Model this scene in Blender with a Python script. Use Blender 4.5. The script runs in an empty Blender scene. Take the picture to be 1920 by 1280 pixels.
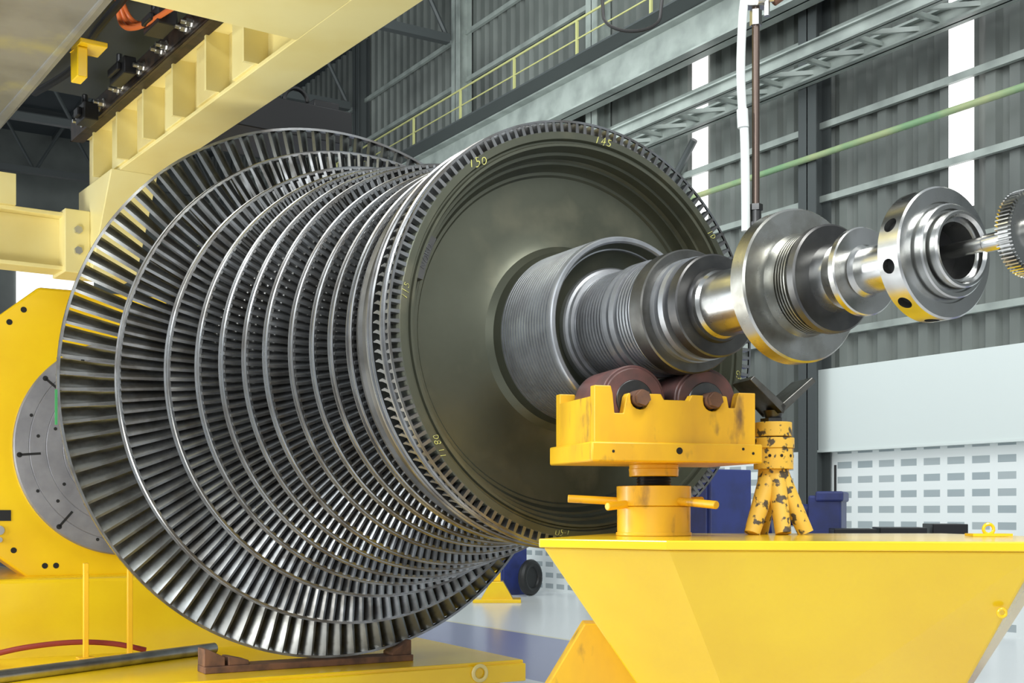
import bpy, math, random
from mathutils import Matrix, Vector
random.seed(4)
sc=bpy.context.scene
try: sc.view_settings.view_transform='Standard'
except Exception: pass
PI=math.pi
CW=Matrix.Rotation(math.radians(58.2),4,'Z')
I4=Matrix.Identity(4)
def T(x,y,z): return Matrix.Translation((x,y,z))
def RZ(d): return Matrix.Rotation(math.radians(d),4,'Z')
def camM(x,y,z,yaw=0): return CW@T(x,y,z)@RZ(yaw)

# ---------------------------------------------------------------- materials
def mat(name,c,metal=0.0,rough=0.5,c2=None,nscale=5.0,lo=0.4,hi=0.65,emit=None,rvar=0.0,bump=0.0,coat=0.0,detail=4.0,stretch=None,c3=None):
    m=bpy.data.materials.new(name); m.use_nodes=True
    nt=m.node_tree; b=nt.nodes['Principled BSDF']
    b.inputs['Base Color'].default_value=(*c,1); b.inputs['Metallic'].default_value=metal
    b.inputs['Roughness'].default_value=rough
    if coat: b.inputs['Coat Weight'].default_value=coat; b.inputs['Coat Roughness'].default_value=0.12
    if emit:
        b.inputs['Emission Color'].default_value=(*emit[0],1); b.inputs['Emission Strength'].default_value=emit[1]
    if c2 or rvar or bump:
        tc=nt.nodes.new('ShaderNodeTexCoord'); mp=nt.nodes.new('ShaderNodeMapping')
        nt.links.new(tc.outputs['Object'],mp.inputs['Vector'])
        if stretch: mp.inputs['Scale'].default_value=stretch
        n=nt.nodes.new('ShaderNodeTexNoise'); n.inputs['Scale'].default_value=nscale; n.inputs['Detail'].default_value=detail
        nt.links.new(mp.outputs['Vector'],n.inputs['Vector'])
        if c2:
            r=nt.nodes.new('ShaderNodeValToRGB'); r.color_ramp.elements[0].position=lo; r.color_ramp.elements[1].position=hi
            r.color_ramp.elements[0].color=(*c,1); r.color_ramp.elements[1].color=(*c2,1)
            nt.links.new(n.outputs['Fac'],r.inputs['Fac']); out=r.outputs['Color']
            if c3:
                n2=nt.nodes.new('ShaderNodeTexNoise'); n2.inputs['Scale'].default_value=c3[1]; n2.inputs['Detail'].default_value=10
                nt.links.new(mp.outputs['Vector'],n2.inputs['Vector'])
                r2=nt.nodes.new('ShaderNodeValToRGB'); r2.color_ramp.elements[0].position=c3[2]; r2.color_ramp.elements[1].position=c3[3]
                r2.color_ramp.elements[0].color=(0,0,0,1); r2.color_ramp.elements[1].color=(1,1,1,1)
                nt.links.new(n2.outputs['Fac'],r2.inputs['Fac'])
                mx=nt.nodes.new('ShaderNodeMix'); mx.data_type='RGBA'
                nt.links.new(r2.outputs['Color'],mx.inputs[0]); nt.links.new(out,mx.inputs[6]); mx.inputs[7].default_value=(*c3[0],1)
                out=mx.outputs[2]
            nt.links.new(out,b.inputs['Base Color'])
        if rvar:
            mr=nt.nodes.new('ShaderNodeMapRange'); mr.inputs['To Min'].default_value=max(0.03,rough-rvar); mr.inputs['To Max'].default_value=rough+rvar
            mr.inputs['From Min'].default_value=0.3; mr.inputs['From Max'].default_value=0.7
            nt.links.new(n.outputs['Fac'],mr.inputs['Value']); nt.links.new(mr.outputs['Result'],b.inputs['Roughness'])
        if bump:
            bp=nt.nodes.new('ShaderNodeBump'); bp.inputs['Strength'].default_value=bump; bp.inputs['Distance'].default_value=0.01
            nt.links.new(n.outputs['Fac'],bp.inputs['Height']); nt.links.new(bp.outputs['Normal'],b.inputs['Normal'])
    return m
M_blade=mat('blade_steel',(.205,.215,.215),.9,.36,c2=(.095,.094,.088),nscale=9,rvar=.08)
M_blade2=mat('small_blade_steel',(.27,.28,.285),.9,.35,c2=(.12,.117,.11),nscale=7,rvar=.08)
M_ring=mat('shroud_steel',(.32,.33,.335),1,.31,c2=(.16,.155,.148),nscale=6,rvar=.08)
M_root=mat('root_ring_steel',(.13,.13,.125),.9,.38,c2=(.07,.068,.062),nscale=6)
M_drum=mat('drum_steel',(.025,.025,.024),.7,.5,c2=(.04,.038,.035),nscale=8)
M_disc=mat('wheel_olive_steel',(.125,.132,.098),.70,.40,c2=(.070,.076,.054),nscale=2.0,lo=.35,hi=.68,rvar=.10,detail=9,c3=((.19,.185,.13),4,.52,.78))
M_rim=mat('rim_dark_steel',(.16,.16,.15),.9,.38,c2=(.08,.078,.07),nscale=8,rvar=.08)
M_laby=mat('grey_seal_steel',(.46,.48,.50),.8,.35,c2=(.32,.33,.345),nscale=9,rvar=.06)
M_dark=mat('dark_oiled_steel',(.085,.085,.085),.9,.36,c2=(.13,.13,.125),nscale=9)
M_pol=mat('polished_steel',(.60,.61,.60),1,.23,c2=(.42,.42,.40),nscale=7,rvar=.06)
M_pol2=mat('machined_steel',(.46,.465,.44),1,.29,c2=(.28,.275,.24),nscale=9,rvar=.08)
M_hole=mat('cavity_shade_black',(.01,.01,.01),0,.8)  # near-black colour stands in for the shade inside holes and slots
M_chalk=mat('yellow_chalk',(.70,.69,.20),0,.9,c2=(.35,.35,.14),nscale=60,lo=.48,hi=.66)
M_yel=mat('yellow_paint',(.95,.63,.010),0,.26,c2=(.88,.55,.010),nscale=1.6,coat=.5)
M_yelo=mat('worn_yellow_paint',(.83,.48,.014),0,.40,c2=(.70,.38,.02),nscale=4,lo=.45,hi=.7,coat=.15,detail=8,c3=((.20,.11,.035),9,.60,.78),stretch=(1.6,1.6,.7))
M_yelchip=mat('chipped_yellow_paint',(.78,.50,.07),0,.5,c2=(.08,.065,.045),nscale=30,lo=.55,hi=.60,detail=9)
M_cream=mat('cream_yellow_paint',(.87,.76,.34),0,.40,c2=(.82,.69,.27),nscale=2.0)
M_creamd=mat('darker_cream_paint',(.82,.69,.29),0,.45,c2=(.74,.60,.23),nscale=4.0)
M_sheet=mat('grey_steel_sheet',(.27,.27,.25),.4,.38,c2=(.20,.20,.185),nscale=3.0,detail=8,c3=((.42,.38,.16),2.0,.58,.75))
M_black=mat('black_metal',(.015,.015,.016),.3,.4)
M_rail2=mat('dark_rusty_rail',(.05,.033,.022),.4,.5,c2=(.02,.016,.014),nscale=14)
M_red=mat('red_brown_roller',(.15,.065,.058),0,.42,c2=(.075,.045,.042),nscale=10)
M_rust=mat('rusty_steel',(.20,.10,.06),.2,.65,c2=(.10,.055,.04),nscale=12)
M_bolt=mat('zinc_bolt',(.62,.62,.60),1,.3)
M_rod=mat('brown_steel_rod',(.16,.12,.10),.9,.33)
M_plate=mat('faceplate_grey',(.36,.36,.38),.6,.42,c2=(.25,.25,.27),nscale=4,detail=8)
M_wall=mat('grey_green_cladding',(.17,.187,.172),.0,.42,c2=(.075,.083,.078),nscale=.5,lo=.35,hi=.7)  # noise contrast paints in the lighter patches that window light gives the cladding
M_beam=mat('pale_green_steel_paint',(.36,.40,.37),0,.5,c2=(.24,.27,.25),nscale=2)
M_beamd=mat('dark_green_steel_paint',(.065,.074,.074),0,.55)
M_roof=mat('dark_roof_sheet',(.045,.055,.06),0,.6)
M_rail=mat('handrail_yellow',(.48,.48,.20),0,.5)
M_pipeg=mat('yellow_green_pipe_paint',(.20,.34,.18),0,.45,c2=(.40,.43,.22),nscale=1.2)
M_win=mat('translucent_daylight_sheet',(.9,.9,.9),0,.5,emit=((1,.98,.97),1.6))
M_panel=mat('white_panel',(.70,.76,.74),0,.45)
M_blue=mat('blue_paint',(.03,.045,.19),0,.45,c2=(.025,.035,.12),nscale=5)
M_hose=mat('white_hose',(.66,.70,.69),0,.25)
M_orange=mat('orange_hose',(.62,.14,.03),0,.45)
M_rubber=mat('black_rubber',(.012,.012,.012),0,.5)
M_dred=mat('dark_red_hose',(.25,.03,.02),0,.5)
M_grn=mat('green_tape',(.015,.16,.04),0,.5)
M_pipe=mat('galvanised_pipe',(.42,.43,.44),1,.38,c2=(.3,.3,.3),nscale=8)

M_block=bpy.data.materials.new('white_vent_blocks'); M_block.use_nodes=True
nt=M_block.node_tree; b=nt.nodes['Principled BSDF']; b.inputs['Roughness'].default_value=.6
tc=nt.nodes.new('ShaderNodeTexCoord'); sx=nt.nodes.new('ShaderNodeSeparateXYZ'); cx=nt.nodes.new('ShaderNodeCombineXYZ')
nt.links.new(tc.outputs['Object'],sx.inputs[0]); nt.links.new(sx.outputs['X'],cx.inputs['X']); nt.links.new(sx.outputs['Z'],cx.inputs['Y'])
bt=nt.nodes.new('ShaderNodeTexBrick'); bt.offset=0.0; bt.inputs['Scale'].default_value=1
bt.inputs['Brick Width'].default_value=.37; bt.inputs['Row Height'].default_value=.205; bt.inputs['Mortar Size'].default_value=.058
bt.inputs['Mortar Smooth'].default_value=.05
bt.inputs['Color1'].default_value=(.36,.42,.44,1); bt.inputs['Color2'].default_value=(.44,.49,.50,1); bt.inputs['Mortar'].default_value=(.84,.88,.87,1)
nt.links.new(cx.outputs[0],bt.inputs['Vector']); nt.links.new(bt.outputs['Color'],b.inputs['Base Color'])

M_floor=bpy.data.materials.new('painted_floor'); M_floor.use_nodes=True
nt=M_floor.node_tree; b=nt.nodes['Principled BSDF']; b.inputs['Roughness'].default_value=.22
tc=nt.nodes.new('ShaderNodeTexCoord'); sx=nt.nodes.new('ShaderNodeSeparateXYZ'); nt.links.new(tc.outputs['Object'],sx.inputs[0])
mr=nt.nodes.new('ShaderNodeMapRange'); mr.inputs['From Min'].default_value=0; mr.inputs['From Max'].default_value=20
nt.links.new(sx.outputs['Y'],mr.inputs['Value'])
cr=nt.nodes.new('ShaderNodeValToRGB'); cr.color_ramp.interpolation='CONSTANT'
el=cr.color_ramp.elements
el[0].position=0; el[0].color=(.62,.63,.66,1)
el[1].position=5.9/20; el[1].color=(.24,.25,.43,1)
e=el.new(8.05/20); e.color=(.74,.70,.50,1)
e=el.new(8.15/20); e.color=(.76,.78,.79,1)
nt.links.new(mr.outputs['Result'],cr.inputs['Fac']); nt.links.new(cr.outputs['Color'],b.inputs['Base Color'])

# ---------------------------------------------------------------- mesh builder
class MB:
    def __init__(s): s.v=[]; s.f=[]
    def add(s,vs,fs,M=None):
        o=len(s.v)
        if M is not None: vs=[M@Vector(p) for p in vs]
        s.v+= [tuple(p) for p in vs]; s.f+=[tuple(i+o for i in f) for f in fs]; return s
    def hexa(s,p,M=None):
        return s.add(p,[(0,3,2,1),(4,5,6,7),(0,1,5,4),(1,2,6,5),(2,3,7,6),(3,0,4,7)],M)
    def box(s,x0,x1,y0,y1,z0,z1,M=None):
        return s.hexa([(x0,y0,z0),(x1,y0,z0),(x1,y1,z0),(x0,y1,z0),(x0,y0,z1),(x1,y0,z1),(x1,y1,z1),(x0,y1,z1)],M)
    def loft(s,A,B,M=None):
        n=len(A); fs=[tuple(range(n-1,-1,-1)),tuple(range(n,2*n))]
        for i in range(n): j=(i+1)%n; fs.append((i,j,n+j,n+i))
        return s.add(list(A)+list(B),fs,M)
    def prism(s,poly,ax,a,b,M=None):
        if ax=='X': A=[(a,p,q) for p,q in poly]; B=[(b,p,q) for p,q in poly]
        elif ax=='Y': A=[(p,a,q) for p,q in poly]; B=[(p,b,q) for p,q in poly]
        else: A=[(p,q,a) for p,q in poly]; B=[(p,q,b) for p,q in poly]
        return s.loft(A,B,M)
    def cyl(s,p0,p1,r0,r1=None,n=20,M=None):
        r1=r0 if r1 is None else r1
        p0=Vector(p0);p1=Vector(p1); d=(p1-p0).normalized()
        u=d.orthogonal().normalized(); w=d.cross(u)
        A=[p0+(u*math.cos(2*PI*i/n)+w*math.sin(2*PI*i/n))*r0 for i in range(n)]
        B=[p1+(u*math.cos(2*PI*i/n)+w*math.sin(2*PI*i/n))*r1 for i in range(n)]
        return s.loft(A,B,M)
    def tube(s,pts,r,n=10,M=None):
        pts=[Vector(p) for p in pts]; rings=[]
        u=None
        for i,p in enumerate(pts):
            d=(pts[min(i+1,len(pts)-1)]-pts[max(i-1,0)]).normalized()
            if u is None: u=d.orthogonal().normalized()
            u=(u-d*u.dot(d)).normalized(); w=d.cross(u)
            rings.append([p+(u*math.cos(2*PI*k/n)+w*math.sin(2*PI*k/n))*r for k in range(n)])
        vs=[q for R in rings for q in R]; fs=[tuple(range(n-1,-1,-1)),tuple((len(rings)-1)*n+k for k in range(n))]
        for i in range(len(rings)-1):
            for k in range(n):
                k2=(k+1)%n; fs.append((i*n+k,i*n+k2,(i+1)*n+k2,(i+1)*n+k))
        return s.add(vs,fs,M)
    def lathe(s,prof,n=128,closed=False,M=None):
        m=len(prof); vs=[]; fs=[]
        for i in range(n):
            a=2*PI*i/n; c=math.cos(a); q=math.sin(a)
            vs+=[(w,r*c,r*q) for w,r in prof]
        for i in range(n):
            j=(i+1)%n
            for k in range(m if closed else m-1):
                l=(k+1)%m
                fs.append((i*m+k,i*m+l,j*m+l,j*m+k))
        return s.add(vs,fs,M)
    def torus(s,c,R,r,axis='X',n=24,k=8,M=None):
        pts=[]
        for i in range(n+1):
            a=2*PI*i/n
            if axis=='X': pts.append((c[0],c[1]+R*math.cos(a),c[2]+R*math.sin(a)))
            elif axis=='Y': pts.append((c[0]+R*math.cos(a),c[1],c[2]+R*math.sin(a)))
            else: pts.append((c[0]+R*math.cos(a),c[1]+R*math.sin(a),c[2]))
        return s.tube(pts,r,k,M)
def smoothpts(P,k=6):
    P=[Vector(p) for p in P]; out=[]
    for i in range(len(P)-1):
        a=P[max(i-1,0)];b_=P[i];c=P[i+1];d=P[min(i+2,len(P)-1)]
        for j in range(k):
            t=j/k; out.append(.5*((2*b_)+(c-a)*t+(2*a-5*b_+4*c-d)*t*t+(3*b_-a-3*c+d)*t**3))
    out.append(P[-1]); return out

import bmesh
def mesh_of(name,mb,mt,smooth=None,recalc=True):
    me=bpy.data.meshes.new(name); me.from_pydata(mb.v,[],mb.f)
    if recalc:
        bm=bmesh.new(); bm.from_mesh(me)
        bmesh.ops.remove_doubles(bm,verts=bm.verts,dist=1e-6)
        bmesh.ops.recalc_face_normals(bm,faces=bm.faces)
        if bm.calc_volume(signed=True)<0: bmesh.ops.reverse_faces(bm,faces=bm.faces)
        bm.to_mesh(me); bm.free()
    if smooth:
        for p in me.polygons: p.use_smooth=True
        me.set_sharp_from_angle(angle=math.radians(smooth))
    me.materials.append(mt); me.update(); return me
def mk(name,mb,mt,parent=None,M=None,smooth=35,bevel=None,label=None,cat=None,group=None,kind=None):
    me=mesh_of(name,mb,mt,smooth)
    o=bpy.data.objects.new(name,me); sc.collection.objects.link(o)
    if parent: o.parent=parent
    if M is not None: o.matrix_basis=M
    if bevel:
        md=o.modifiers.new('bevel','BEVEL'); md.width=bevel; md.segments=2; md.limit_method='ANGLE'; md.angle_limit=math.radians(35)
    if label: o['label']=label
    if cat: o['category']=cat
    if group: o['group']=group
    if kind: o['kind']=kind
    return o
def thing(name,M,label,cat,group=None):
    o=bpy.data.objects.new(name,None); sc.collection.objects.link(o); o.matrix_basis=M; o.empty_display_size=.2
    o['label']=label; o['category']=cat
    if group: o['group']=group
    return o

# ================================================================= ROTOR
AXW=(.2956,4.962,2.212)
RM=camM(*AXW,-60.7)
rotor=thing('turbine_rotor',RM,'large steel steam turbine rotor with many blade rows, resting on rollers','turbine rotor')

stages=[(-2.807,1.588,1.08,.17,108,.035),
        (-2.39,1.353,1.02,.14,140,.065),
        (-2.05,1.18,.95,.115,144,.065),
        (-1.77,1.10,.93,.095,150,.060),
        (-1.53,1.052,.905,.088,156,.055),
        (-1.32,1.005,.87,.080,156,.050),
        (-1.13,.968,.84,.075,156,.050),
        (-.95,.911,.79,.07,156,.045),
        (-.79,.872,.765,.065,156,.045),
        (-.62,.853,.75,.065,156,.045),
        (-.43,.846,.75,.07,156,.05)]
def blade(r0,r1,c0,c1,b0,b1,th,cam,ns):
    vs=[];fs=[]
    st=[(0,0,.35),(.33,.85,1),(.67,.85,1),(1,0,.8)]
    for i in range(ns):
        f=i/(ns-1); r=r0+(r1-r0)*f; c=c0+(c1-c0)*f; be=math.radians(b0+(b1-b0)*f); t=th*(1.15-.35*f)
        cb,sb=math.cos(be),math.sin(be)
        sec=[( (q-.5)*c, cam*c*h + t*.5*k) for q,h,k in st]+[((q-.5)*c, cam*c*h - t*.5*k) for q,h,k in reversed(st)]
        for a,bb in sec: vs.append((a*cb-bb*sb, a*sb+bb*cb, r))
    m=8
    for i in range(ns-1):
        for k in range(m): l=(k+1)%m; fs.append((i*m+k,i*m+l,(i+1)*m+l,(i+1)*m+k))
    fs.append(tuple(range(m-1,-1,-1))); fs.append(tuple((ns-1)*m+k for k in range(m)))
    return vs,fs
stuff=MB()
for si,(w,R,r,ch,n,rw) in enumerate(stages):
    if si==0: bv,bf=blade(r,R-.012,ch,ch*.85,-16,-38,.026,.10,7)
    elif si<3: bv,bf=blade(r,R-.015,ch,ch*.9,-18,-30,.021,.12,4)
    else: bv,bf=blade(r,R-.010,ch,ch,-20,-24,.019,.12,2)
    off=w-ch*.30
    if si==0:
        mb=MB(); mb.add(bv,bf); bme=mesh_of('blade',mb,M_blade,40)
        base=bpy.data.objects.new('blade',bme)
        first=True
        for i in range(n):
            a=2*PI*i/n
            Mx=T(off,0,0)@Matrix.Rotation(-a,4,'X')
            deg=360*i/n
            if 26<deg<66 and int((deg-26)/(360/n))<n-100:
                stuff.add(bv,bf,Mx)
            else:
                o=base if first else base.copy(); first=False
                o.parent=rotor; o.matrix_basis=Mx; sc.collection.objects.link(o)
                o['group']='last stage blades'
    else:
        for i in range(n):
            stuff.add(bv,bf,T(off,0,0)@Matrix.Rotation(-2*PI*(i+.3*si)/n,4,'X'))
    t=.018
    w0=off-rw*.5; w1=off+rw*.5
    if si==0: prof=[(w-.02,R-.014),(w-.02,R),(w+.012,R),(w+.012,R-.014)]
    else:
        prof=[(w0,R-t),(w0,R-.006),(w0+.010,R-.006),(w0+.012,R+.003),(w0+.017,R+.003),(w0+.019,R-.006),(w1-.014,R-.006),(w1-.012,R),(w1,R),(w1+.004,R-.005),(w1+.004,R-t)]
    mb=MB(); mb.lathe(prof,180,closed=True)
    mk('shroud_ring',mb,M_ring,rotor,smooth=25)
    if si:
        mb=MB(); mb.lathe([(off-ch*.7,r-.05),(off-ch*.7,r+.010),(off-ch*.6,r+.014),(off+ch*.75,r+.014),(off+ch*.8,r+.008),(off+ch*.8,r-.03),(off+ch*.95,r-.035),(off+ch*.95,r-.05)],120,closed=True)
        mk('blade_root_ring',mb,M_root,rotor,smooth=25)
n=144
for i in range(n):
    Mx=Matrix.Rotation(-2*PI*i/n,4,'X')
    bv,bf=blade(.80,.857,.052,.052,0,0,.018,.0,2)
    stuff.add(bv,bf,T(-.0275,0,0)@Mx)
    bv,bf=blade(.80,.852,.09,.09,-18,-18,.017,.12,2)
    stuff.add(bv,bf,T(-.13,0,0)@Mx)
so=mk('blade',stuff,M_blade2,rotor,smooth=40,kind='stuff')
so['label']='dense rows of shorter shrouded steel blades'
for (a,bq,R) in [(-.215,-.180,.866),(-.080,-.056,.866)]:
    mb=MB(); mb.lathe([(a,R-.05),(a,R),(a+.012,R),(a+.014,R-.006),(bq-.006,R-.006),(bq,R-.012),(bq,R-.05)],180,closed=True)
    mk('shroud_ring',mb,M_ring,rotor,smooth=25)
mb=MB(); mb.lathe([(-.010,.855),(-.010,.864),(-.001,.864),(-.001,.855)],180,closed=True); mk('shroud_ring',mb,M_ring,rotor,smooth=25)
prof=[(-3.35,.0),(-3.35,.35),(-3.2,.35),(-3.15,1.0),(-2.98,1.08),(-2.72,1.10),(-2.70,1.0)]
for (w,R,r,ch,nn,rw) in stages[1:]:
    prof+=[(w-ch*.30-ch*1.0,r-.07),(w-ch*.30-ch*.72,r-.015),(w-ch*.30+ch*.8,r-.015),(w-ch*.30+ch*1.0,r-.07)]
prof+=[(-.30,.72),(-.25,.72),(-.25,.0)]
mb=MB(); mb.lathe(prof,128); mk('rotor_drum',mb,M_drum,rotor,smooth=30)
for i in range(1,len(stages)-1):
    mb=MB()
    wa=stages[i][0]+.09; wb=stages[i+1][0]-stages[i+1][3]-.03
    wm=(wa+wb)/2; rr=(stages[i][2]+stages[i+1][2])/2-.01
    for d in (-.018,.0,.018): mb.lathe([(wm+d-.006,rr-.15),(wm+d-.003,rr),(wm+d+.003,rr),(wm+d+.006,rr-.15)],100,closed=True)
    mk('sealing_fin_row',mb,M_root,rotor,smooth=25)
mb=MB(); mb.lathe([(-4.3,0),(-4.3,.13),(-3.9,.13),(-3.88,.2),(-3.3,.2),(-3.3,0)],64); mk('rear_shaft',mb,M_pol2,rotor,smooth=30)
mb=MB(); mb.lathe([(-.40,.70),(-.39,.832),(-.36,.838),(-.34,.828),(-.30,.828),(-.28,.842),(-.235,.842),(-.225,.80),(-.225,.70)],180,closed=True)
mk('spacer_ring',mb,M_root,rotor,smooth=25)
prof=[(-.22,.0),(-.22,.80),(-.21,.820),(-.06,.820),(-.004,.820),(0,.816),(0,.79),(-.014,.784),(-.014,.777),(-.004,.772),(-.004,.762),(-.03,.754),(-.05,.748),(-.05,.736),(-.09,.730),(-.10,.722),(-.10,.712),(-.125,.706),(-.145,.692),(-.145,.680),(-.155,.672),(-.155,.60),(-.152,.50),(-.148,.42),(-.138,.385),(-.115,.36),(-.08,.345),(-.05,0)]
mb=MB(); mb.lathe(prof,200); mk('wheel_disc',mb,M_disc,rotor,smooth=22)
prof=[(-.13,.30),(-.13,.338)]
w=-.12
while w<.262:
    prof+=[(w,.345),(w+.009,.345),(w+.0115,.331),(w+.0165,.331),(w+.019,.345)]; w+=.0205
prof+=[(.285,.345),(.296,.342),(.30,.338),(.30,.325),(.294,.319),(.25,.314),(.25,.300),(-.13,.296)]
mb=MB(); mb.lathe(prof,160,closed=True); mk('balance_ring',mb,M_laby,rotor,smooth=20,label='finely ridged grey steel ring')
mb=MB(); mb.lathe([(.292,.3195),(.265,.310),(.235,.300),(.21,.280),(.195,.255),(.185,.225),(.18,.19),(.0,.19),(.0,.314),(.28,.3200)],128,closed=True); mk('ring_recess',mb,M_disc,rotor,smooth=40)
prof=[(.0,0),(.0,.238),(.215,.238),(.222,.232),(.225,.222),(.245,.222),(.25,.198)]
w=.252
while w<.430:
    prof+=[(w,.209),(w+.009,.209),(w+.0105,.185),(w+.0165,.185),(w+.018,.209)]; w+=.0195
prof+=[(.448,.216),(.475,.216),(.478,.188),(.487,.188),(.490,.216),(.52,.216),(.523,.188),(.532,.188)]
w=.534
while w<.600:
    prof+=[(w,.209),(w+.009,.209),(w+.0105,.185),(w+.0155,.185),(w+.017,.209)]; w+=.0185
prof+=[(.625,.19),(.625,0)]
mb=MB(); mb.lathe(prof,128); mk('labyrinth_seal',mb,M_laby,rotor,smooth=20,label='grooved grey steel sealing section')
mb=MB(); mb.lathe([(.62,0),(.62,.214),(.627,.22),(.695,.22),(.70,.215),(.70,.16),(.70,0)],128); mk('oil_ring',mb,M_rim,rotor,smooth=25)
mb=MB(); mb.lathe([(.70,0),(.70,.184),(.725,.184),(.728,.160),(.742,.160),(.745,.182),(.772,.182),(.775,.15),(.80,.15),(.80,0)],128); mk('stepped_shaft_section',mb,M_laby,rotor,smooth=25)
mb=MB(); mb.lathe([(.79,0),(.79,.172),(.796,.178),(.838,.178),(.842,.172),(.842,.13),(.86,.125),(.86,0)],128); mk('oil_ring',mb,M_dark,rotor,smooth=25)
mb=MB(); mb.lathe([(.84,0),(.84,.118),(.87,.118),(.885,.111),(1.19,.111),(1.20,.118),(1.215,.125),(1.215,0)],128); mk('bearing_journal',mb,M_pol,rotor,smooth=25,label='mirror polished bearing journal')
mb=MB(); mb.lathe([(1.20,0),(1.20,.236),(1.206,.242),(1.262,.242),(1.268,.236),(1.268,.15),(1.27,0)],160); mk('thrust_collar',mb,M_pol2,rotor,smooth=25)
prof=[(1.26,0),(1.26,.165),(1.285,.158),(1.30,.158)]
w=1.302
while w<1.36: prof+=[(w,.158),(w+.005,.158),(w+.006,.149),(w+.010,.149)]; w+=.012
prof+=[(1.37,.15),(1.375,.12),(1.375,0)]
mb=MB(); mb.lathe(prof,128); mk('stepped_shaft_section',mb,M_pol2,rotor,smooth=25)
mb=MB(); mb.lathe([(1.37,0),(1.37,.160),(1.375,.166),(1.40,.166),(1.405,.160),(1.405,.10),(1.405,0)],128); mk('oil_ring',mb,M_dark,rotor,smooth=25)
mb=MB(); mb.lathe([(1.40,0),(1.40,.105),(1.45,.10),(1.46,.080),(1.508,.080),(1.508,.127),(1.512,.131),(1.530,.131),(1.534,.127),(1.534,.078),(1.55,.070),(1.76,.066),(1.76,0)],128)
mk('collar_shaft',mb,M_pol,rotor,smooth=25)
mb=MB(); mb.cyl((1.66,-.048,.03),(1.66,-.064,.040),.02,n=24); mb.cyl((1.66,-.064,.040),(1.66,-.069,.043),.011,n=6)
mk('set_screw',mb,M_dark,rotor)
prof=[(1.75,.068),(1.75,.176),(1.755,.182),(1.824,.182),(1.829,.177),(1.829,.139),(1.822,.136),(1.822,.130),(1.856,.129),(1.860,.125),(1.860,.114),(1.850,.111),(1.850,.106),(1.884,.105),(1.889,.101),(1.889,.094),(1.880,.088),(1.862,.086),(1.862,.078),(1.82,.074),(1.79,.068)]
mb=MB(); mb.lathe(prof,160,closed=True)
fl=mk('coupling_flange',mb,M_pol,rotor,smooth=25,label='polished coupling flange with radial holes')
cut=MB()
for i in range(10):
    a=2*PI*(i+.42)/10; c,s_=math.cos(a),math.sin(a)
    cut.cyl((1.789,.14*c,.14*s_),(1.789,.20*c,.20*s_),.0205,n=24)
co=mk('cutter',cut,M_hole,rotor,smooth=None)
md=fl.modifiers.new('b','BOOLEAN'); md.operation='DIFFERENCE'; md.object=co; md.solver='EXACT'
bpy.context.view_layer.update()
dg=bpy.context.evaluated_depsgraph_get()
nm=bpy.data.meshes.new_from_object(fl.evaluated_get(dg)); fl.modifiers.clear(); fl.data=nm
nm.materials.clear(); nm.materials.append(M_pol)
for p in nm.polygons: p.use_smooth=True; p.material_index=0
nm.set_sharp_from_angle(angle=math.radians(25))
bpy.data.objects.remove(co)
for i in range(10):
    a=2*PI*(i+.42)/10; c,s_=math.cos(a),math.sin(a)
    mb=MB(); mb.cyl((1.789,.135*c,.135*s_),(1.789,.162*c,.162*s_),.021,n=24); mk('hole_bottom',mb,M_hole,rotor)
mb=MB(); mb.lathe([(1.755,0),(1.755,.072),(1.80,.072),(1.80,0)],48); mk('bore_shade_disc',mb,M_hole,rotor)  # black disc closes the bore, its inner shade put into the colour
mb=MB(); mb.lathe([(1.79,0),(1.79,.020),(1.96,.020),(1.965,.024),(2.075,.026),(2.075,0)],32); mk('extension_rod',mb,M_pol,rotor)
GW=2.080
mb=MB(); mb.lathe([(0,0),(0,.10),(.04,.10),(.04,.085),(.032,.08),(.032,.04),(.05,.038),(.05,0)],96)
for i in range(64):
    mb.hexa([(0,-.0036,.098),(.04,-.0036,.098),(.04,.0036,.098),(0,.0036,.098),(0,-.0018,.112),(.04,-.0018,.112),(.04,.0018,.112),(0,.0018,.112)],Matrix.Rotation(2*PI*i/64,4,'X'))
mk('gear_wheel',mb,M_pol,rotor,M=T(GW,0,0),smooth=25)
def text_mesh(body,size,ext=.0008,off=-.0010):
    cu=bpy.data.curves.new('t','FONT'); cu.body=body; cu.size=size; cu.extrude=ext; cu.align_x='CENTER'; cu.align_y='CENTER'; cu.offset=off; cu.shear=.2; cu.space_character=1.12
    ob=bpy.data.objects.new('t',cu); sc.collection.objects.link(ob); bpy.context.view_layer.update()
    me=bpy.data.meshes.new_from_object(ob.evaluated_get(bpy.context.evaluated_depsgraph_get()))
    for v in me.vertices:
        v.co.y+= .0026*math.sin(v.co.x*110+v.co.y*60); v.co.x+= .0018*math.sin(v.co.y*150+1)
    bpy.data.objects.remove(ob); return me
def mark(body,psi,rr,rho,size=.055,x=.002,mt=None,name='chalk_mark',lab=True):
    me=text_mesh(body,size); me.materials.clear(); me.materials.append(mt or M_chalk)
    o=bpy.data.objects.new(name,me); sc.collection.objects.link(o); o.parent=rotor
    p=math.radians(psi); r=math.radians(rho)
    o.matrix_basis=Matrix(((0,0,1,x),(math.cos(r),-math.sin(r),0,rr*math.cos(p)),(math.sin(r),math.cos(r),0,rr*math.sin(p)),(0,0,0,1)))
    if lab: o['label']='hand written yellow chalk '+body
mark('145',84,.802,-5,.05); mark('150',128,.802,18,.05); mark('10',37,.802,-50,.038); mark('115',172,.802,75,.038)
mark('08 11',215,.802,-65,.038); mark('G3-1',-9,.802,-85,.032); mark('U5-1',262,.802,0,.032)
arc=[]
for i in range(7):
    a=math.radians(154+i*2.2); arc.append((.737*math.cos(a),.737*math.sin(a)))
for i in range(7):
    a=math.radians(154+(6-i)*2.2); arc.append((.762*math.cos(a),.762*math.sin(a)))
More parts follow.
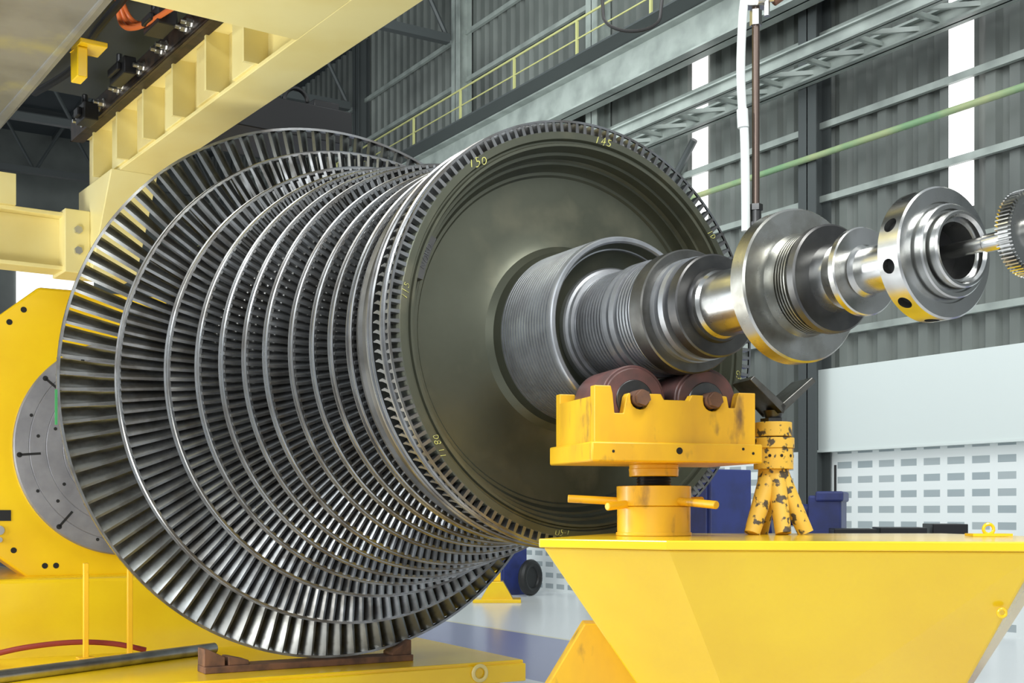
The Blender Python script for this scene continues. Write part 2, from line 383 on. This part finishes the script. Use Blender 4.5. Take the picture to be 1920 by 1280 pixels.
mb=MB(); mb.prism(arc,'X',-.05,-.008); mk('name_plate',mb,M_dark,rotor)
mark('NORD',160.5,.75,72,.032,x=-.0065,mt=M_ring,name='stamped_lettering',lab=False)
mb=MB(); mb.box(-2.80,-2.788,-1.598,-1.586,-.24,-.05); mk('green_tag',mb,M_grn,rotor,label='green marking tape')

# ================================================================= ROLLER SUPPORT
DZ=1.415
rs=thing('roller_support',camM(.52,4.50,DZ,18),'worn yellow roller cradle with two dull red-brown rollers','roller support')
L2=.311; W2=.193
zb=1.675-DZ; zp=1.755-DZ; zt=1.932-DZ
mb=MB(); mb.box(-L2-.018,L2+.018,-W2-.022,W2+.022,zb,zp-.012)
mk('base_plate',mb,M_yelo,rs,bevel=.006)
zm=zt-.018
poly=[(-L2,zp-.02),(L2,zp-.02),(L2,zt-.004),(.245,zt-.004),(.238,zt-.02),(.230,zt-.06),(.205,zt-.06),(.197,zt-.02),(.19,zm)]
def notch(cx):
    pts=[]
    for i in range(9):
        a=-PI*i/8; pts.append((cx+.036*math.cos(a),zt-.038+.036*math.sin(a)))
    return pts
poly+= [(.14+.036,zm)]+notch(.14)+[(.14-.036,zm),(.06,zm),(.048,zm-.02),(-.048,zm-.02),(-.06,zm)]+[(-.14+.036,zm)]+notch(-.14)+[(-.14-.036,zm),(-.185,zm),(-.192,zt-.03),(-.203,zt-.088),(-.236,zt-.088),(-.243,zt-.02),(-.25,zt+.006),(-L2,zt+.006)]
for y0 in (-W2,W2-.04):
    mb=MB(); mb.prism(poly,'Y',y0,y0+.04); mk('side_plate',mb,M_yelo,rs,smooth=None,bevel=.003)
for x0 in (-L2,L2-.03):
    mb=MB(); mb.box(x0,x0+.03,-W2+.04,W2-.04,zp-.02,zt-.03 if x0<0 else zt-.06); mk('end_plate',mb,M_yelo,rs,smooth=None)
zr=1.897-DZ
for cx in (-.14,.14):
    mb=MB(); mb.cyl((cx,-.135,zr),(cx,.135,zr),.122,n=64); mb.cyl((cx,-.143,zr),(cx,.143,zr),.112,.112,n=48)
    ro=mk('roller',mb,M_red,rs,bevel=.004)
    mb=MB(); mb.cyl((cx,-.147,zr),(cx,.147,zr),.07,n=40); mk('roller_hub',mb,M_dark,rs,bevel=.003)
    mb=MB(); mb.cyl((cx,-.225,zr),(cx,.225,zr),.028,n=6); mb.cyl((cx,-.21,zr),(cx,.21,zr),.03,n=24); mk('pin',mb,M_rust,rs)
for (x,z,r) in [(.0,zb+.04,.012),(-.25,zb+.035,.005),(.25,zb+.05,.005),(.29,zb+.035,.005)]:
    mb=MB(); mb.cyl((x,-W2-.0235,z),(x,-W2+.0,z),r,n=16); mk('bolt_hole',mb,M_hole,rs)
mb=MB(); mb.cyl((0,0,.215),(0,0,zb),.09,n=48); mb.cyl((0,0,.245),(0,0,.215),.092,.088,n=48); mk('jack_collar',mb,M_yelo,rs,bevel=.003)
mb=MB()
for i in range(6): mb.cyl((0,0,.17+i*.01),(0,0,.175+i*.01),.058,.064,n=32); mb.cyl((0,0,.175+i*.01),(0,0,.18+i*.01),.064,.058,n=32)
mk('jack_screw',mb,M_dark,rs)
mb=MB(); mb.cyl((0,0,.0),(0,0,.012),.138,n=48); mb.cyl((0,0,.01),(0,0,.105),.134,n=48); mb.cyl((0,0,.108),(0,0,.18),.136,n=48); mb.cyl((0,0,.105),(0,0,.108),.131,n=48)
mk('jack_nut',mb,M_yelo,rs,bevel=.003)
for (dx,dy,ln,z0,z1) in [(-1,.05,.315,.125,.135),(.62,-.80,.31,.125,.11),(-.65,-.45,.22,.115,.105),(.8,.6,.25,.125,.13)]:
    mb=MB(); d=Vector((dx,dy,0)).normalized(); d=Matrix.Rotation(math.radians(-18),3,'Z')@d
    mb.cyl((d.x*.12,d.y*.12,z0),(d.x*ln,d.y*ln,z1),.0145,n=20); mk('handle',mb,M_yelo,rs,bevel=.003)

# ================================================================= STAND
st=thing('machine_stand',camM(0,0,0),'bright yellow tapered steel pedestal stand carrying the rollers','stand')
top=[(.087,4.0),(.469,3.72),(1.543,3.55),(1.9,4.2),(1.75,5.0),(.40,5.0)]
bot=[(.57,4.2),(.78,4.05),(1.35,4.0),(1.45,4.3),(1.42,4.75),(.65,4.75)]
cxy=(1.0,4.35)
def scl(P,s): return [(cxy[0]+(x-cxy[0])*s,cxy[1]+(y-cxy[1])*s) for x,y in P]
mb=MB(); mb.loft([(x,y,.70) for x,y in bot],[(x,y,1.385) for x,y in scl(top,.985)]); mk('tapered_body',mb,M_yel,st,smooth=None,bevel=.008)
mb=MB(); mb.prism(top,'Z',1.385,DZ-.001); mk('deck_plate',mb,M_yel,st,smooth=None,bevel=.004)
mb=MB(); mb.prism([(.62,4.2),(1.38,4.15),(1.38,4.7),(.7,4.7)],'Z',0,.72); mk('column',mb,M_yel,st,smooth=None,bevel=.005)
mb=MB(); mb.prism([(.26,1.10),(.60,1.10),(-.02,0),(-.40,0)],'Y',4.4,4.55); mb.box(-.5,.2,4.3,4.65,0,.03); mk('brace_leg',mb,M_yelo,st,smooth=None,bevel=.005)
mb=MB(); mb.box(.5,1.6,4.1,4.85,0,.04); mk('foot_plate',mb,M_yel,st,smooth=None)
mb=MB(); mb.torus((1.69,4.35,DZ+.025),.018,.006,'Y'); mb.box(1.62,1.76,4.31,4.39,DZ,DZ+.010); mk('lifting_eye',mb,M_yel,st)
mb=MB(); mb.torus((1.46,3.655,1.20),.012,.005,'Y'); mk('lifting_eye',mb,M_yel,st)

# ================================================================= V-HEAD JACK STAND
js=thing('pipe_jack_stand',camM(1.006,4.72,DZ,12),'chipped yellow pipe jack stand with steel V head','jack stand')
mb=MB()
mb.prism([(0,.462),(.014,.488),(-.118,.598),(-.134,.582)],'Y',-.09,.09)
mb.prism([(0,.462),(-.014,.488),(.118,.598),(.134,.582)],'Y',-.09,.09)
mk('v_head',mb,M_rim,js,smooth=None,bevel=.003)
mb=MB(); mb.cyl((0,0,.43),(0,0,.475),.026,.04,n=24); mb.cyl((0,0,.40),(0,0,.445),.05,n=6); mk('screw_head',mb,M_dark,js)
mb=MB(); mb.cyl((0,0,.375),(0,0,.430),.070,.070,n=32); mb.cyl((0,0,.33),(0,0,.37),.079,n=32); mb.cyl((0,0,.25),(0,0,.33),.075,n=32); mb.cyl((0,0,.18),(0,0,.25),.062,.058,n=32)
mk('body',mb,M_yelchip,js,bevel=.002)
for i in range(5):
    a=-PI/2-1.2+i*.6
    mb=MB(); mb.cyl((.06*math.cos(a),.06*math.sin(a),.30),(.0765*math.cos(a),.0765*math.sin(a),.30),.006,n=10); mk('bolt_hole',mb,M_hole,js)
for a in (205,335,90,270):
    c,s_=math.cos(math.radians(a)),math.sin(math.radians(a))
    L=.122 if a!=270 else .09
    mb=MB(); mb.cyl((.02*c,.02*s_,.235),(L*c,L*s_,.004),.038,.030,n=16)
    mk('leg',mb,M_yelchip,js)

# ================================================================= HANGING OIL LINE
hr=thing('drip_line',camM(.805,4.05,2.325),'slim steel rod with white hose feeding the bearing journal','oil line')
mb=MB(); mb.cyl((0,0,.10),(0,0,10.8),.0125,n=20); mk('rod',mb,M_rod,hr)
mb=MB(); mb.cyl((0,0,0),(0,0,.03),.016,n=20); mb.cyl((0,0,.03),(0,0,.13),.026,n=24); mb.cyl((0,0,.13),(0,0,.17),.018,n=24); mb.cyl((0,0,.17),(0,0,.19),.023,n=6); mk('fitting',mb,M_dark,hr)
pts=smoothpts([(-.035,-.01,.10),(-.036,-.01,.25),(-.040,-.012,.42),(-.048,-.012,.52),(-.052,-.012,.64),(-.046,-.012,.80),(-.036,-.012,.95),(-.032,-.012,1.5),(-.03,-.012,2.5)])
mb=MB(); mb.tube(pts,.0145,14); mk('hose',mb,M_hose,hr)
mb=MB(); mb.cyl((-.044,-.012,.44),(-.047,-.012,.50),.0185,n=20); mk('hose_clamp',mb,M_hose,hr)
mb=MB(); mb.box(-.05,.035,-.022,.022,.84,.862); mb.cyl((.0,-.03,.852),(.06,-.03,.86),.012,n=16); mb.cyl((.03,-.03,.80),(.03,-.03,.89),.01,n=16); mb.cyl((0,0,.78),(0,0,.83),.02,n=6); mk('valve',mb,M_bolt,hr)
mb=MB(); mb.cyl((.05,-.03,.852),(.09,-.03,.88),.02,n=16); mk('valve_knob',mb,M_rust,hr)
pts=[]
for i in range(17):
    a=PI+PI*i/16; pts.append((.42+.10*math.cos(a)+.0, 4.3, 3.24+.055*math.sin(a)))
pts=[(.30,4.3,13.1)]+[(.30,4.3,3.6)]+pts+[(.56,4.3,3.6),(.6,4.3,13.1)]
mb=MB(); mb.tube(pts,.006,8); mk('hanging_cable',mb,M_rubber,M=camM(0,0,0),label='black electric cable hanging in a loop',cat='cable')

# ================================================================= GANTRY
gt=thing('overhead_gantry',camM(0,0,0,-55),'cream yellow welded steel gantry girders spanning above the rotor','gantry')
mb=MB(); mb.box(-9.4,-3.0,2.68,2.96,3.9,3.925); mb.box(-9.4,-3.0,2.74,2.90,3.925,4.45); mb.box(-9.4,-3.0,2.68,2.96,4.45,4.475)
mk('long_girder',mb,M_cream,gt,smooth=None,bevel=.004)
for i,G in enumerate([-9.3,-8.75,-8.2,-7.65,-7.1,-6.55]):
    mb=MB(); mb.box(G,G+.30,2.665,2.74,3.925,4.27); mk('stiffener_panel',mb,M_cream if i%2 else M_creamd,gt,smooth=None,bevel=.003)  # every other panel a darker cream: panel shading put into the colour
    mb=MB(); mb.box(G+.30,G+.325,2.60,2.74,3.925,4.27); mk('stiffener_rib',mb,M_cream,gt,smooth=None)
mb=MB(); mb.box(-9.3,-5.8,2.58,2.74,4.27,4.29); mk('rail_ledge',mb,M_cream,gt,smooth=None,bevel=.004)
mb=MB(); mb.box(-9.3,-5.8,2.53,2.62,4.24,4.27); mb.box(-9.3,-5.8,2.53,2.56,4.24,4.38)
mk('rusty_rail',mb,M_rail2,gt,smooth=None,bevel=.004)
for i in range(8):
    G=-9.0+i*.42
    mb=MB()
    for dg_ in (0,.09):
        mb.cyl((G+dg_,2.53,4.30),(G+dg_,2.49,4.30),.024,n=6); mb.cyl((G+dg_,2.50,4.30),(G+dg_,2.46,4.30),.013,n=12); mb.cyl((G+dg_,2.532,4.30),(G+dg_,2.522,4.30),.034,n=16)
    mk('bolt_pair',mb,M_bolt,gt)
mb=MB(); mb.box(-5.74,-5.15,-1.5,2.68,3.9,3.925); mb.box(-5.62,-5.27,-1.5,2.74,3.925,4.40); mb.box(-5.74,-5.15,-1.5,2.68,4.40,4.425)
mk('cross_girder',mb,M_cream,gt,smooth=None,bevel=.004)
mb=MB(); mb.box(-9.6,-5.80,-1.6,1.92,4.10,4.16); mb.box(-9.6,-5.8,1.86,1.92,4.1,4.5)
mk('grey_cover_sheet',mb,M_sheet,gt,smooth=None,bevel=.01)
mb=MB(); mb.box(-7.50,-7.36,2.04,2.10,4.06,4.24); mb.box(-7.50,-7.3,2.04,2.2,4.24,4.27); mk('yellow_bracket',mb,M_yel,gt,smooth=None,bevel=.006)
for (a,bq,c_,d_,e_,f_) in [(-7.15,-6.9,2.36,2.48,4.30,4.40),(-8.0,-7.7,2.42,2.5,4.26,4.37),(-8.7,-8.5,2.40,2.5,4.18,4.30)]:
    mb=MB(); mb.box(a,bq,c_,d_,e_,f_); mb.box(a+.05,bq-.05,c_-.03,c_,e_+.03,f_-.03); mb.cyl((a+.08,c_+.04,f_),(a+.08,c_+.04,f_+.08),.02,n=12); mk('cable_terminal',mb,M_black,gt,smooth=None,bevel=.008)
mb=MB(); mb.box(-9.4,-5.8,2.0,2.74,4.62,4.7); mk('upper_tray',mb,M_beamd,gt,smooth=None)
mb=MB(); mb.tube(smoothpts([(-9.0,2.2,4.45),(-8.2,2.25,4.40),(-7.6,2.22,4.44),(-7.0,2.25,4.5)]),.025,10); mk('conduit',mb,M_black,gt)
for k in range(3):
    mb=MB(); mb.tube(smoothpts([(-7.45+.03*k,2.30,4.6),(-7.4,2.31+.03*k,4.44+.02*k),(-7.2,2.34+.03*k,4.36+.02*k),(-6.8,2.38+.02*k,4.33+.02*k),(-6.4,2.42,4.33+.025*k),(-6.0,2.44,4.38+.02*k),(-5.75,2.45,4.41)]),.015,10)
    mk('orange_hose',mb,M_orange,gt)
mb=MB(); mb.box(-9.42,-9.18,-.5,2.62,3.26,3.29); mb.box(-9.32,-9.28,-.5,2.62,3.29,3.65); mb.box(-9.42,-9.18,-.5,2.62,3.65,3.68); mb.box(-9.42,-9.18,1.9,1.94,3.29,3.66)
mk('cross_girder',mb,M_cream,gt,smooth=None,bevel=.004)
mb=MB(); mb.box(-9.46,-9.12,2.44,2.62,3.24,3.70); mb.prism([(-9.42,3.24),(-9.1,3.24),(-8.62,3.9),(-9.42,3.9)],'Y',2.62,2.95)
mk('corner_bracket',mb,M_cream,gt,smooth=None,bevel=.006)
for z in (3.40,3.55):
    mb=MB(); mb.cyl((-9.12,2.53,z),(-9.09,2.53,z),.03,n=6); mk('bolt_head',mb,M_bolt,gt)
mb=MB(); mb.box(-9.45,-9.15,2.0,2.11,3.68,3.90); mk('stop_plate',mb,M_cream,gt,smooth=None)
mb=MB(); mb.box(-10.0,-9.45,-.2,.2,0,4.45); mk('gantry_leg',mb,M_cream,gt,smooth=None,bevel=.01)
mb=MB(); mb.box(-8.5,-7.85,3.2,4.1,4.12,4.36); mb.box(-8.35,-8.0,2.96,3.3,4.15,4.3); mb.cyl((-8.15,3.3,4.40),(-8.15,3.65,4.40),.09,n=20); mb.torus((-8.1,3.78,4.45),.09,.018,'X'); mb.box(-8.4,-7.95,3.85,4.05,4.36,4.44)
mk('drive_motor',mb,M_black,gt,bevel=.01)

# ================================================================= HEADSTOCK
hs=thing('balancing_headstock',camM(-2.973,9.5,0,-60.7),'yellow headstock machine with round grey slotted faceplate','machine')
cz=1.996
poly=[(-.644,1.2),(-1.3,.65),(-1.3,-.55),(-.72,-.99),(.72,-.99),(1.3,-.55),(1.3,.65),(.644,1.2)]
mb=MB(); mb.prism([(p,q+cz) for p,q in poly],'X',-.55,-.06); mk('front_housing',mb,M_yel,hs,smooth=None,bevel=.02)
poly2=[(p*.93,q*.95+cz) for p,q in poly]; mb=MB(); mb.prism(poly2,'X',-1.6,-.55); mk('rear_housing',mb,M_yel,hs,smooth=None,bevel=.02)
mb=MB(); mb.box(-1.9,.35,-1.9,1.75,0,1.02); mk('machine_base',mb,M_yel,hs,smooth=None,bevel=.03)
prof=[(-.10,0),(-.10,.83),(-.01,.83),(0,.82)]+[]
for rr in (.72,.60,.48,.36): prof+=[(0,rr+.004),(-.004,rr),(0,rr-.004)]
prof+=[(0,.2),(-.03,.19),(-.03,0)]
mb=MB(); mb.lathe(prof,128,M=T(0,0,cz)); mk('faceplate',mb,M_plate,hs,smooth=25,label='round grey steel faceplate with slots')
mb=MB()
for i in range(8):
    a=2*PI*i/8+math.radians(5)
    Mx=T(0,0,cz)@Matrix.Rotation(a,4,'X')
    mb.box(-.02,.002,-.009,.009,.64,.79,Mx); mb.cyl((-.02,0,.79),(.002,0,.79),.020,n=16,M=Mx)
    for (rr,d) in ((.66,.2),(.55,.33),(.74,.4),(.45,.15)):
        c,s_=rr*math.sin(d),rr*math.cos(d); mb.cyl((-.02,c,s_),(.002,c,s_),.013,n=12,M=Mx)
mk('faceplate_slot',mb,M_hole,hs,kind='stuff')
for (p,q) in [(-.85,.92),(-.98,.80),(-.60,-.90),(-.52,-.90),(-.82,-.78),(-.99,-.63),(.5,-.9),(-.75,1.02),(-1.1,.4),(-1.1,-.3)]:
    mb=MB(); mb.cyl((-.08,p,q+cz),(-.058,p,q+cz),.022,n=16)
    mk('housing_hole',mb,M_hole,hs)
mb=MB(); mb.box(-.06,-.052,-.98,-.84,cz-.56,cz-.48); mk('data_plate',mb,M_black,hs)
mb=MB(); mb.cyl((-.06,-.92,cz-.63),(-.04,-.92,cz-.63),.035,n=16); mb.cyl((-.06,-.92,cz-.7),(-.03,-.92,cz-.7),.02,n=16); mk('grease_nipple',mb,M_bolt,hs)

# ================================================================= PLATFORM
tb=thing('work_platform',RM@T(0,0,-2.212),'low yellow steel platform beneath the rotor','platform')
mb=MB(); mb.box(-4.1,-2.47,-2.1,1.13,.50,.58); mk('platform_top',mb,M_yel,tb,smooth=None,bevel=.008)
mb=MB(); mb.box(-2.50,-2.44,-2.1,1.13,.45,.56); mk('edge_beam',mb,M_yel,tb,smooth=None,bevel=.006)
for x in (-3.9,-2.7):
    for y in (-1.9,.9):
        mb=MB(); mb.box(x,x+.12,y,y+.12,0,.5); mk('leg',mb,M_yelo,tb,smooth=None)
mb=MB(); mb.torus((-2.43,.80,.52),.045,.012,'X'); mk('eye_bolt',mb,M_creamd,tb)
sd=thing('saddle_beam',RM@T(0,0,-2.212+.58),'rusty brown steel saddle beam supporting the bladed wheel','support beam')
mb=MB(); mb.box(-2.90,-2.74,-.80,.50,0,.040); mk('beam',mb,M_rust,sd,smooth=None,bevel=.005)
for y0,h in ((-.80,.10),(-.66,.05),(.36,.09)):
    mb=MB(); mb.prism([(y0,.040),(y0+.12,.040),(y0+.12,.040+h*.5),(y0+.02,.040+h),(y0,.040+h)] if y0<0 else [(y0,.040),(y0+.13,.040),(y0+.13,.040+h),(y0+.11,.040+h),(y0,.040+h*.2)],'X',-2.89,-2.75); mk('wedge_block',mb,M_rust,sd,smooth=None,bevel=.004)
o=MB(); o.cyl((-3.73,-.47,0),(-2.75,-2.15,0),.036,n=28); mk('steel_pipe',o,M_pipe,M=RM@T(0,0,-2.212+.616),label='grey galvanised steel pipe lying on the platform',cat='pipe')
mb=MB(); mb.tube(smoothpts([(-4.02,-1.85,.02),(-4.02,-1.6,.07),(-4.02,-1.3,.09),(-4.0,-1.05,.07),(-3.98,-.85,.02)]),.018,10)
mk('hydraulic_hose',mb,M_dred,M=RM@T(0,0,-2.212+.58),label='dark red hydraulic hose lying across the platform',cat='hose')
for (y,x) in ((-1.25,-3.85),(-.98,-3.85)):
    mb=MB(); mb.box(-.016,.016,-.016,.016,0,.60); mb.box(-.05,.05,-.05,.05,0,.012); mk('post',mb,M_yelo,M=RM@T(x,y,-2.212+.58),smooth=None,bevel=.003,label='slim yellow steel post on the platform',cat='post',group='platform posts')

# ================================================================= BUILDING
WY=12.88
def st_(name,mb,mt,**k): return mk(name,mb,mt,kind='structure',**k)
mb=MB(); mb.box(-40,10,-12,WY+.2,-.1,0); st_('floor',mb,M_floor,smooth=None)
mb=MB(); mb.box(-40,10,WY,WY+.18,0,2.37); st_('wall_right',mb,M_block,smooth=None)
def corr(x0,x1,z0,z1,y,pitch=.34,dep=.08):
    vs=[];fs=[]; x=x0; pts=[]
    while x<x1:
        pts+=[(x,y),(x+pitch*.42,y),(x+pitch*.55,y+dep),(x+pitch*.87,y+dep)]; x+=pitch
    for p,q in pts: vs+=[(p,q,z0),(p,q,z1)]
    for i in range(len(pts)-1): fs.append((2*i,2*i+2,2*i+3,2*i+1))
    mb=MB(); mb.add(vs,fs); return mb
st_('wall_right_cladding',corr(-40,8,2.37,13.2,WY),M_wall,smooth=None)
mb=MB(); mb.box(-12.64,6,WY-.12,WY-.005,2.37,3.5); mb.box(-12.66,6,WY-.14,WY-.002,2.34,2.37); st_('trim_1',mb,M_panel,smooth=None)
mb=MB(); mb.box(-40.2,-40,-4,WY+.2,0,14); st_('wall_back',mb,M_wall,smooth=None)
mb=MB(); mb.box(-39.99,-39.95,6.9,9.2,7.6,9.2); st_('window_9',mb,M_win,smooth=None)
mb=MB(); mb.box(-40,-8,-4,WY+.2,13.2,13.3); st_('ceiling',mb,M_roof,smooth=None)
for i,x in enumerate([-10.08,-15.05,-20.1,-25.1,-30.1,-35.1,-5.05]):
    mb=MB(); mb.box(x-.18,x+.18,WY-.03,WY-.005,5.3,12.0 if x>-16 else 9.3); st_('window_%d'%(i+1),mb,M_win,smooth=None)
def ibeam(mb,axis,L0,L1,c1,c2,b,h,t=.02):
    if axis=='Z': mb.box(c1-b/2,c1+b/2,c2-h/2,c2-h/2+t,L0,L1); mb.box(c1-b/2,c1+b/2,c2+h/2-t,c2+h/2,L0,L1); mb.box(c1-t/2,c1+t/2,c2-h/2,c2+h/2,L0,L1)
    if axis=='X': mb.box(L0,L1,c1-b/2,c1+b/2,c2-h/2,c2-h/2+t); mb.box(L0,L1,c1-b/2,c1+b/2,c2+h/2-t,c2+h/2); mb.box(L0,L1,c1-t/2,c1+t/2,c2-h/2,c2+h/2)
for x in (-12.41,-17.6,-22.5,-27.5,-32.5,-37.5,-7.4):
    mb=MB(); ibeam(mb,'Z',0,13.1,0,0,.34,.3); mk('steel_column',mb,M_beam if x in(-17.6,-22.5) else M_beamd,M=T(x,WY-.18,0),smooth=None,label='tall painted steel I section column by the wall',cat='column',group='wall columns')
for z in (4.0,4.9,5.9,6.93,8.2,9.6,10.6,11.6):
    mb=MB(); mb.box(-40,8,-.035,.035,-.045,.045); mk('wall_girt',mb,M_beam,M=T(0,WY-.06,z),smooth=None,label='horizontal painted steel rail along the cladding',cat='beam',group='wall girts')
mb=MB(); mb.cyl((-40,0,0),(8,0,0),.045,n=14); mk('service_pipe',mb,M_pipeg,M=T(0,WY-.375,6.42),label='long yellow and green painted service pipe',cat='pipe')
mb=MB(); ibeam(mb,'X',-40,8,0,0,.36,.62,.03); mk('crane_runway_girder',mb,M_beam,M=T(0,WY-.75,8.72),smooth=None,label='pale green overhead crane runway girder',cat='girder')
hrn=thing('walkway_handrail',T(0,WY-1.05,9.07),'yellow tubular handrail along the crane walkway','handrail')
mb=MB(); mb.cyl((-40,0,.72),(8,0,.72),.020,n=10); mk('top_rail',mb,M_rail,hrn)
mb=MB(); mb.cyl((-40,0,.40),(8,0,.40),.014,n=10); mk('middle_rail',mb,M_rail,hrn)
for i in range(24):
    mb=MB(); mb.box(-.02,.02,-.02,.02,0,.72); mk('rail_post',mb,M_rail,hrn,M=T(-39+2*i,0,0),smooth=None)
mb=MB(); mb.box(-40,8,-.55,.4,0,.03); mk('walkway_deck',mb,M_beamd,M=T(0,WY-.75,9.035),smooth=None,label='dark steel walkway deck on the crane girder',cat='walkway')
mb=MB(); ibeam(mb,'X',-18.2,8,0,.0,.20,.22,.03); ibeam(mb,'X',-18.2,8,-.65,.0,.14,.18,.02)
x=-18.2
while x<7: mb.hexa([(x,-.65,-.03),(x+.06,-.65,-.03),(x+.06+.6,0,-.03),(x+.6,0,-.03),(x,-.65,.03),(x+.06,-.65,.03),(x+.66,0,.03),(x+.6,0,.03)]); mb.box(x,x+.06,-.65,0,-.03,.03); x+=.9
mk('braced_girder',mb,M_beam,M=T(0,WY-.45,7.55),smooth=None,label='pale steel horizontal bracing girder with lattice',cat='girder')
mb=MB(); mb.box(-.15,.15,-.6,.1,0,.9); mk('girder_bracket',mb,M_beam,M=T(-18.4,WY-.5,7.5),smooth=None,label='welded steel bracket under the crane girder',cat='bracket')
mb=MB(); mb.cyl((-17.4,0,5.0),(-15.0,0,7.4),.06,n=8); mk('diagonal_brace',mb,M_beamd,M=T(0,WY-.18,0),label='dark diagonal steel wall brace',cat='brace')
def truss():
    mb=MB(); mb.box(-.09,.09,-14,0,-.09,.09); mb.box(-.09,.09,-14,0,1.5,1.66)
    y=0
    while y>-14:
        mb.cyl((0,y,0),(0,y-.9,1.6),.05,n=6); mb.cyl((0,y-.9,1.6),(0,y-1.8,0),.05,n=6); y-=1.8
    return mb
for x in (-17.6,-22.5,-27.5,-32.5,-37.5):
    mk('roof_truss',truss(),M_beamd,M=T(x,WY-.5,11.38),label='dark steel roof truss under the roof',cat='truss',group='roof trusses',smooth=None)
for y in range(0,13,2):
    mb=MB(); mb.box(-40,-8,-.05,.05,0,.14); mk('roof_purlin',mb,M_beamd,M=T(0,y,13.06),smooth=None,label='dark steel roof purlin',cat='beam',group='roof purlins')

# ================================================================= background objects
bc=thing('blue_cabinet',camM(1.58,10,0,-58.2),'tall blue painted steel machine cabinet','cabinet')
mb=MB(); mb.box(-.30,.30,-.20,.22,.08,1.84); mk('body',mb,M_blue,bc,smooth=None,bevel=.01)
mb=MB(); mb.box(-.26,.26,-.22,-.20,.2,1.75); mk('door',mb,M_blue,bc,smooth=None,bevel=.006)
mb=MB(); mb.box(-.28,.28,-.18,.2,0,.08); mk('plinth',mb,M_black,bc,smooth=None)
bp=thing('blue_pump_unit',camM(2.98,12,0,-20),'blue pump unit with round pipes and flanges','pump')
mb=MB(); mb.box(-.05,.26,-.3,.3,0,1.66); mb.box(.02,.28,-.32,.32,1.6,1.70); mk('housing',mb,M_blue,bp,smooth=None,bevel=.02)
mb=MB(); mb.cyl((-.50,-.1,1.5),(-.05,-.1,1.5),.08,n=24); mb.cyl((-.25,-.1,1.5),(-.20,-.1,1.5),.13,n=24); mb.cyl((-.47,-.1,1.42),(-.40,-.1,1.42),.17,n=24); mb.cyl((-.35,-.1,1.55),(-.35,-.1,1.68),.05,n=20); mk('pipe_body',mb,M_blue,bp)
mb=MB(); mb.box(-.45,-.1,-.25,.1,0,1.28); mk('base',mb,M_blue,bp,smooth=None,bevel=.02)
mb=MB(); mb.cyl((.2,-.25,1.70),(.2,-.25,1.95),.012,n=8); mk('rod',mb,M_black,bp)
for i,(x,y,w_,h_) in enumerate([(3.05,11.0,.36,1.36),(3.50,11.1,.40,1.37),(3.95,11.2,.30,1.40)]):
    ck=MB()
    for k in range(5): z0=k*h_/5; ck.box(-w_/2,w_/2,-.3,.3,z0+.02,z0+h_/5-.005)
    for k in range(5): z0=k*h_/5; ck.box(-w_/2+.03,w_/2-.03,-.28,.28,z0,z0+.03)
    mk('black_crate',ck,M_black,M=camM(x,y,0,-10),smooth=None,bevel=.006,label='stack of black steel crates on the floor',cat='crate',group='crates near the wall')
fc=MB(); fc.box(-.3,.3,-.25,.25,.0,1.6); fc.box(-.28,.28,-.27,-.25,.15,1.5); mk('blue_locker',fc,M_blue,M=camM(-.10,22.5,0,-58),smooth=None,bevel=.01,label='narrow blue steel locker on the shop floor',cat='locker')
tw=MB(); tw.torus((0,0,.33),.25,.08,'X',28,10); tw.lathe([(-.03,.0),(-.03,.18),(.03,.18),(.03,0)],24,M=T(0,0,.33)); mk('tyre',tw,M_rubber,M=camM(.33,22.0,0,-35),label='black rubber tyre standing upright',cat='tyre')
yb=MB(); yb.prism([(-.30,0),(.30,0),(.10,.35),(-.10,.35)],'Y',-.2,.2); yb.box(-.4,.4,-.25,.25,0,.06); yb.box(-.06,.06,-.06,.06,.35,.55); mk('yellow_trestle',yb,M_yel,M=camM(-.25,20.5,0),smooth=None,bevel=.01,label='small yellow steel trestle on the floor',cat='trestle')

# ================================================================= LIGHTS
def area(loc,target,size,power,color=(1,1,1),sy=None):
    l=bpy.data.lights.new('area','AREA'); l.energy=power; l.size=size; l.color=color
    if sy: l.shape='RECTANGLE'; l.size_y=sy
    o=bpy.data.objects.new('added_fill_light',l); sc.collection.objects.link(o)  # added area lights brightening rotor and hall, several far below the ceiling
    L=CW@Vector(loc); t=CW@Vector(target)
    o.matrix_basis=T(*L)@(t-L).to_track_quat('-Z','Y').to_matrix().to_4x4()
    return o
area((2.5,1.0,6.5),(.6,5,1.6),2.4,320,(1,.99,.96))
area((-4.0,2.5,5.5),(-1,7,2),2.0,330,(.93,.97,1))
area((-1.5,-2,4.0),(0.3,5,1.8),2.8,150,(.97,.99,1))
area((-6.5,5.5,2.2),(-1,7.2,2),1.1,150,(.93,.97,1),3)
area((4.5,8.5,8.8),(6,16,3),5,500,(.95,1,1))
area((-1.5,15,9.6),(0,24,6),6,560,(.93,1,1))
area((-4.5,18,6.0),(-3,34,10),4,420,(.93,1,1))
area((-3.0,5.5,1.2),(-1.5,8,4.3),1.2,60,(1,.97,.9))
w=bpy.data.worlds.new('World'); sc.world=w; w.use_nodes=True
bg=w.node_tree.nodes['Background']; bg.inputs['Color'].default_value=(.88,.95,1,1); bg.inputs['Strength'].default_value=.60

# ================================================================= CAMERA
cd=bpy.data.cameras.new('cam'); cam=bpy.data.objects.new('camera',cd); sc.collection.objects.link(cam)
cd.sensor_width=36; cd.lens=36*2300/1920; cd.shift_y=320/1920; cd.clip_start=.05; cd.clip_end=200
cam.matrix_basis=CW@T(0,0,1.5)@Matrix.Rotation(PI/2,4,'X')
sc.camera=cam
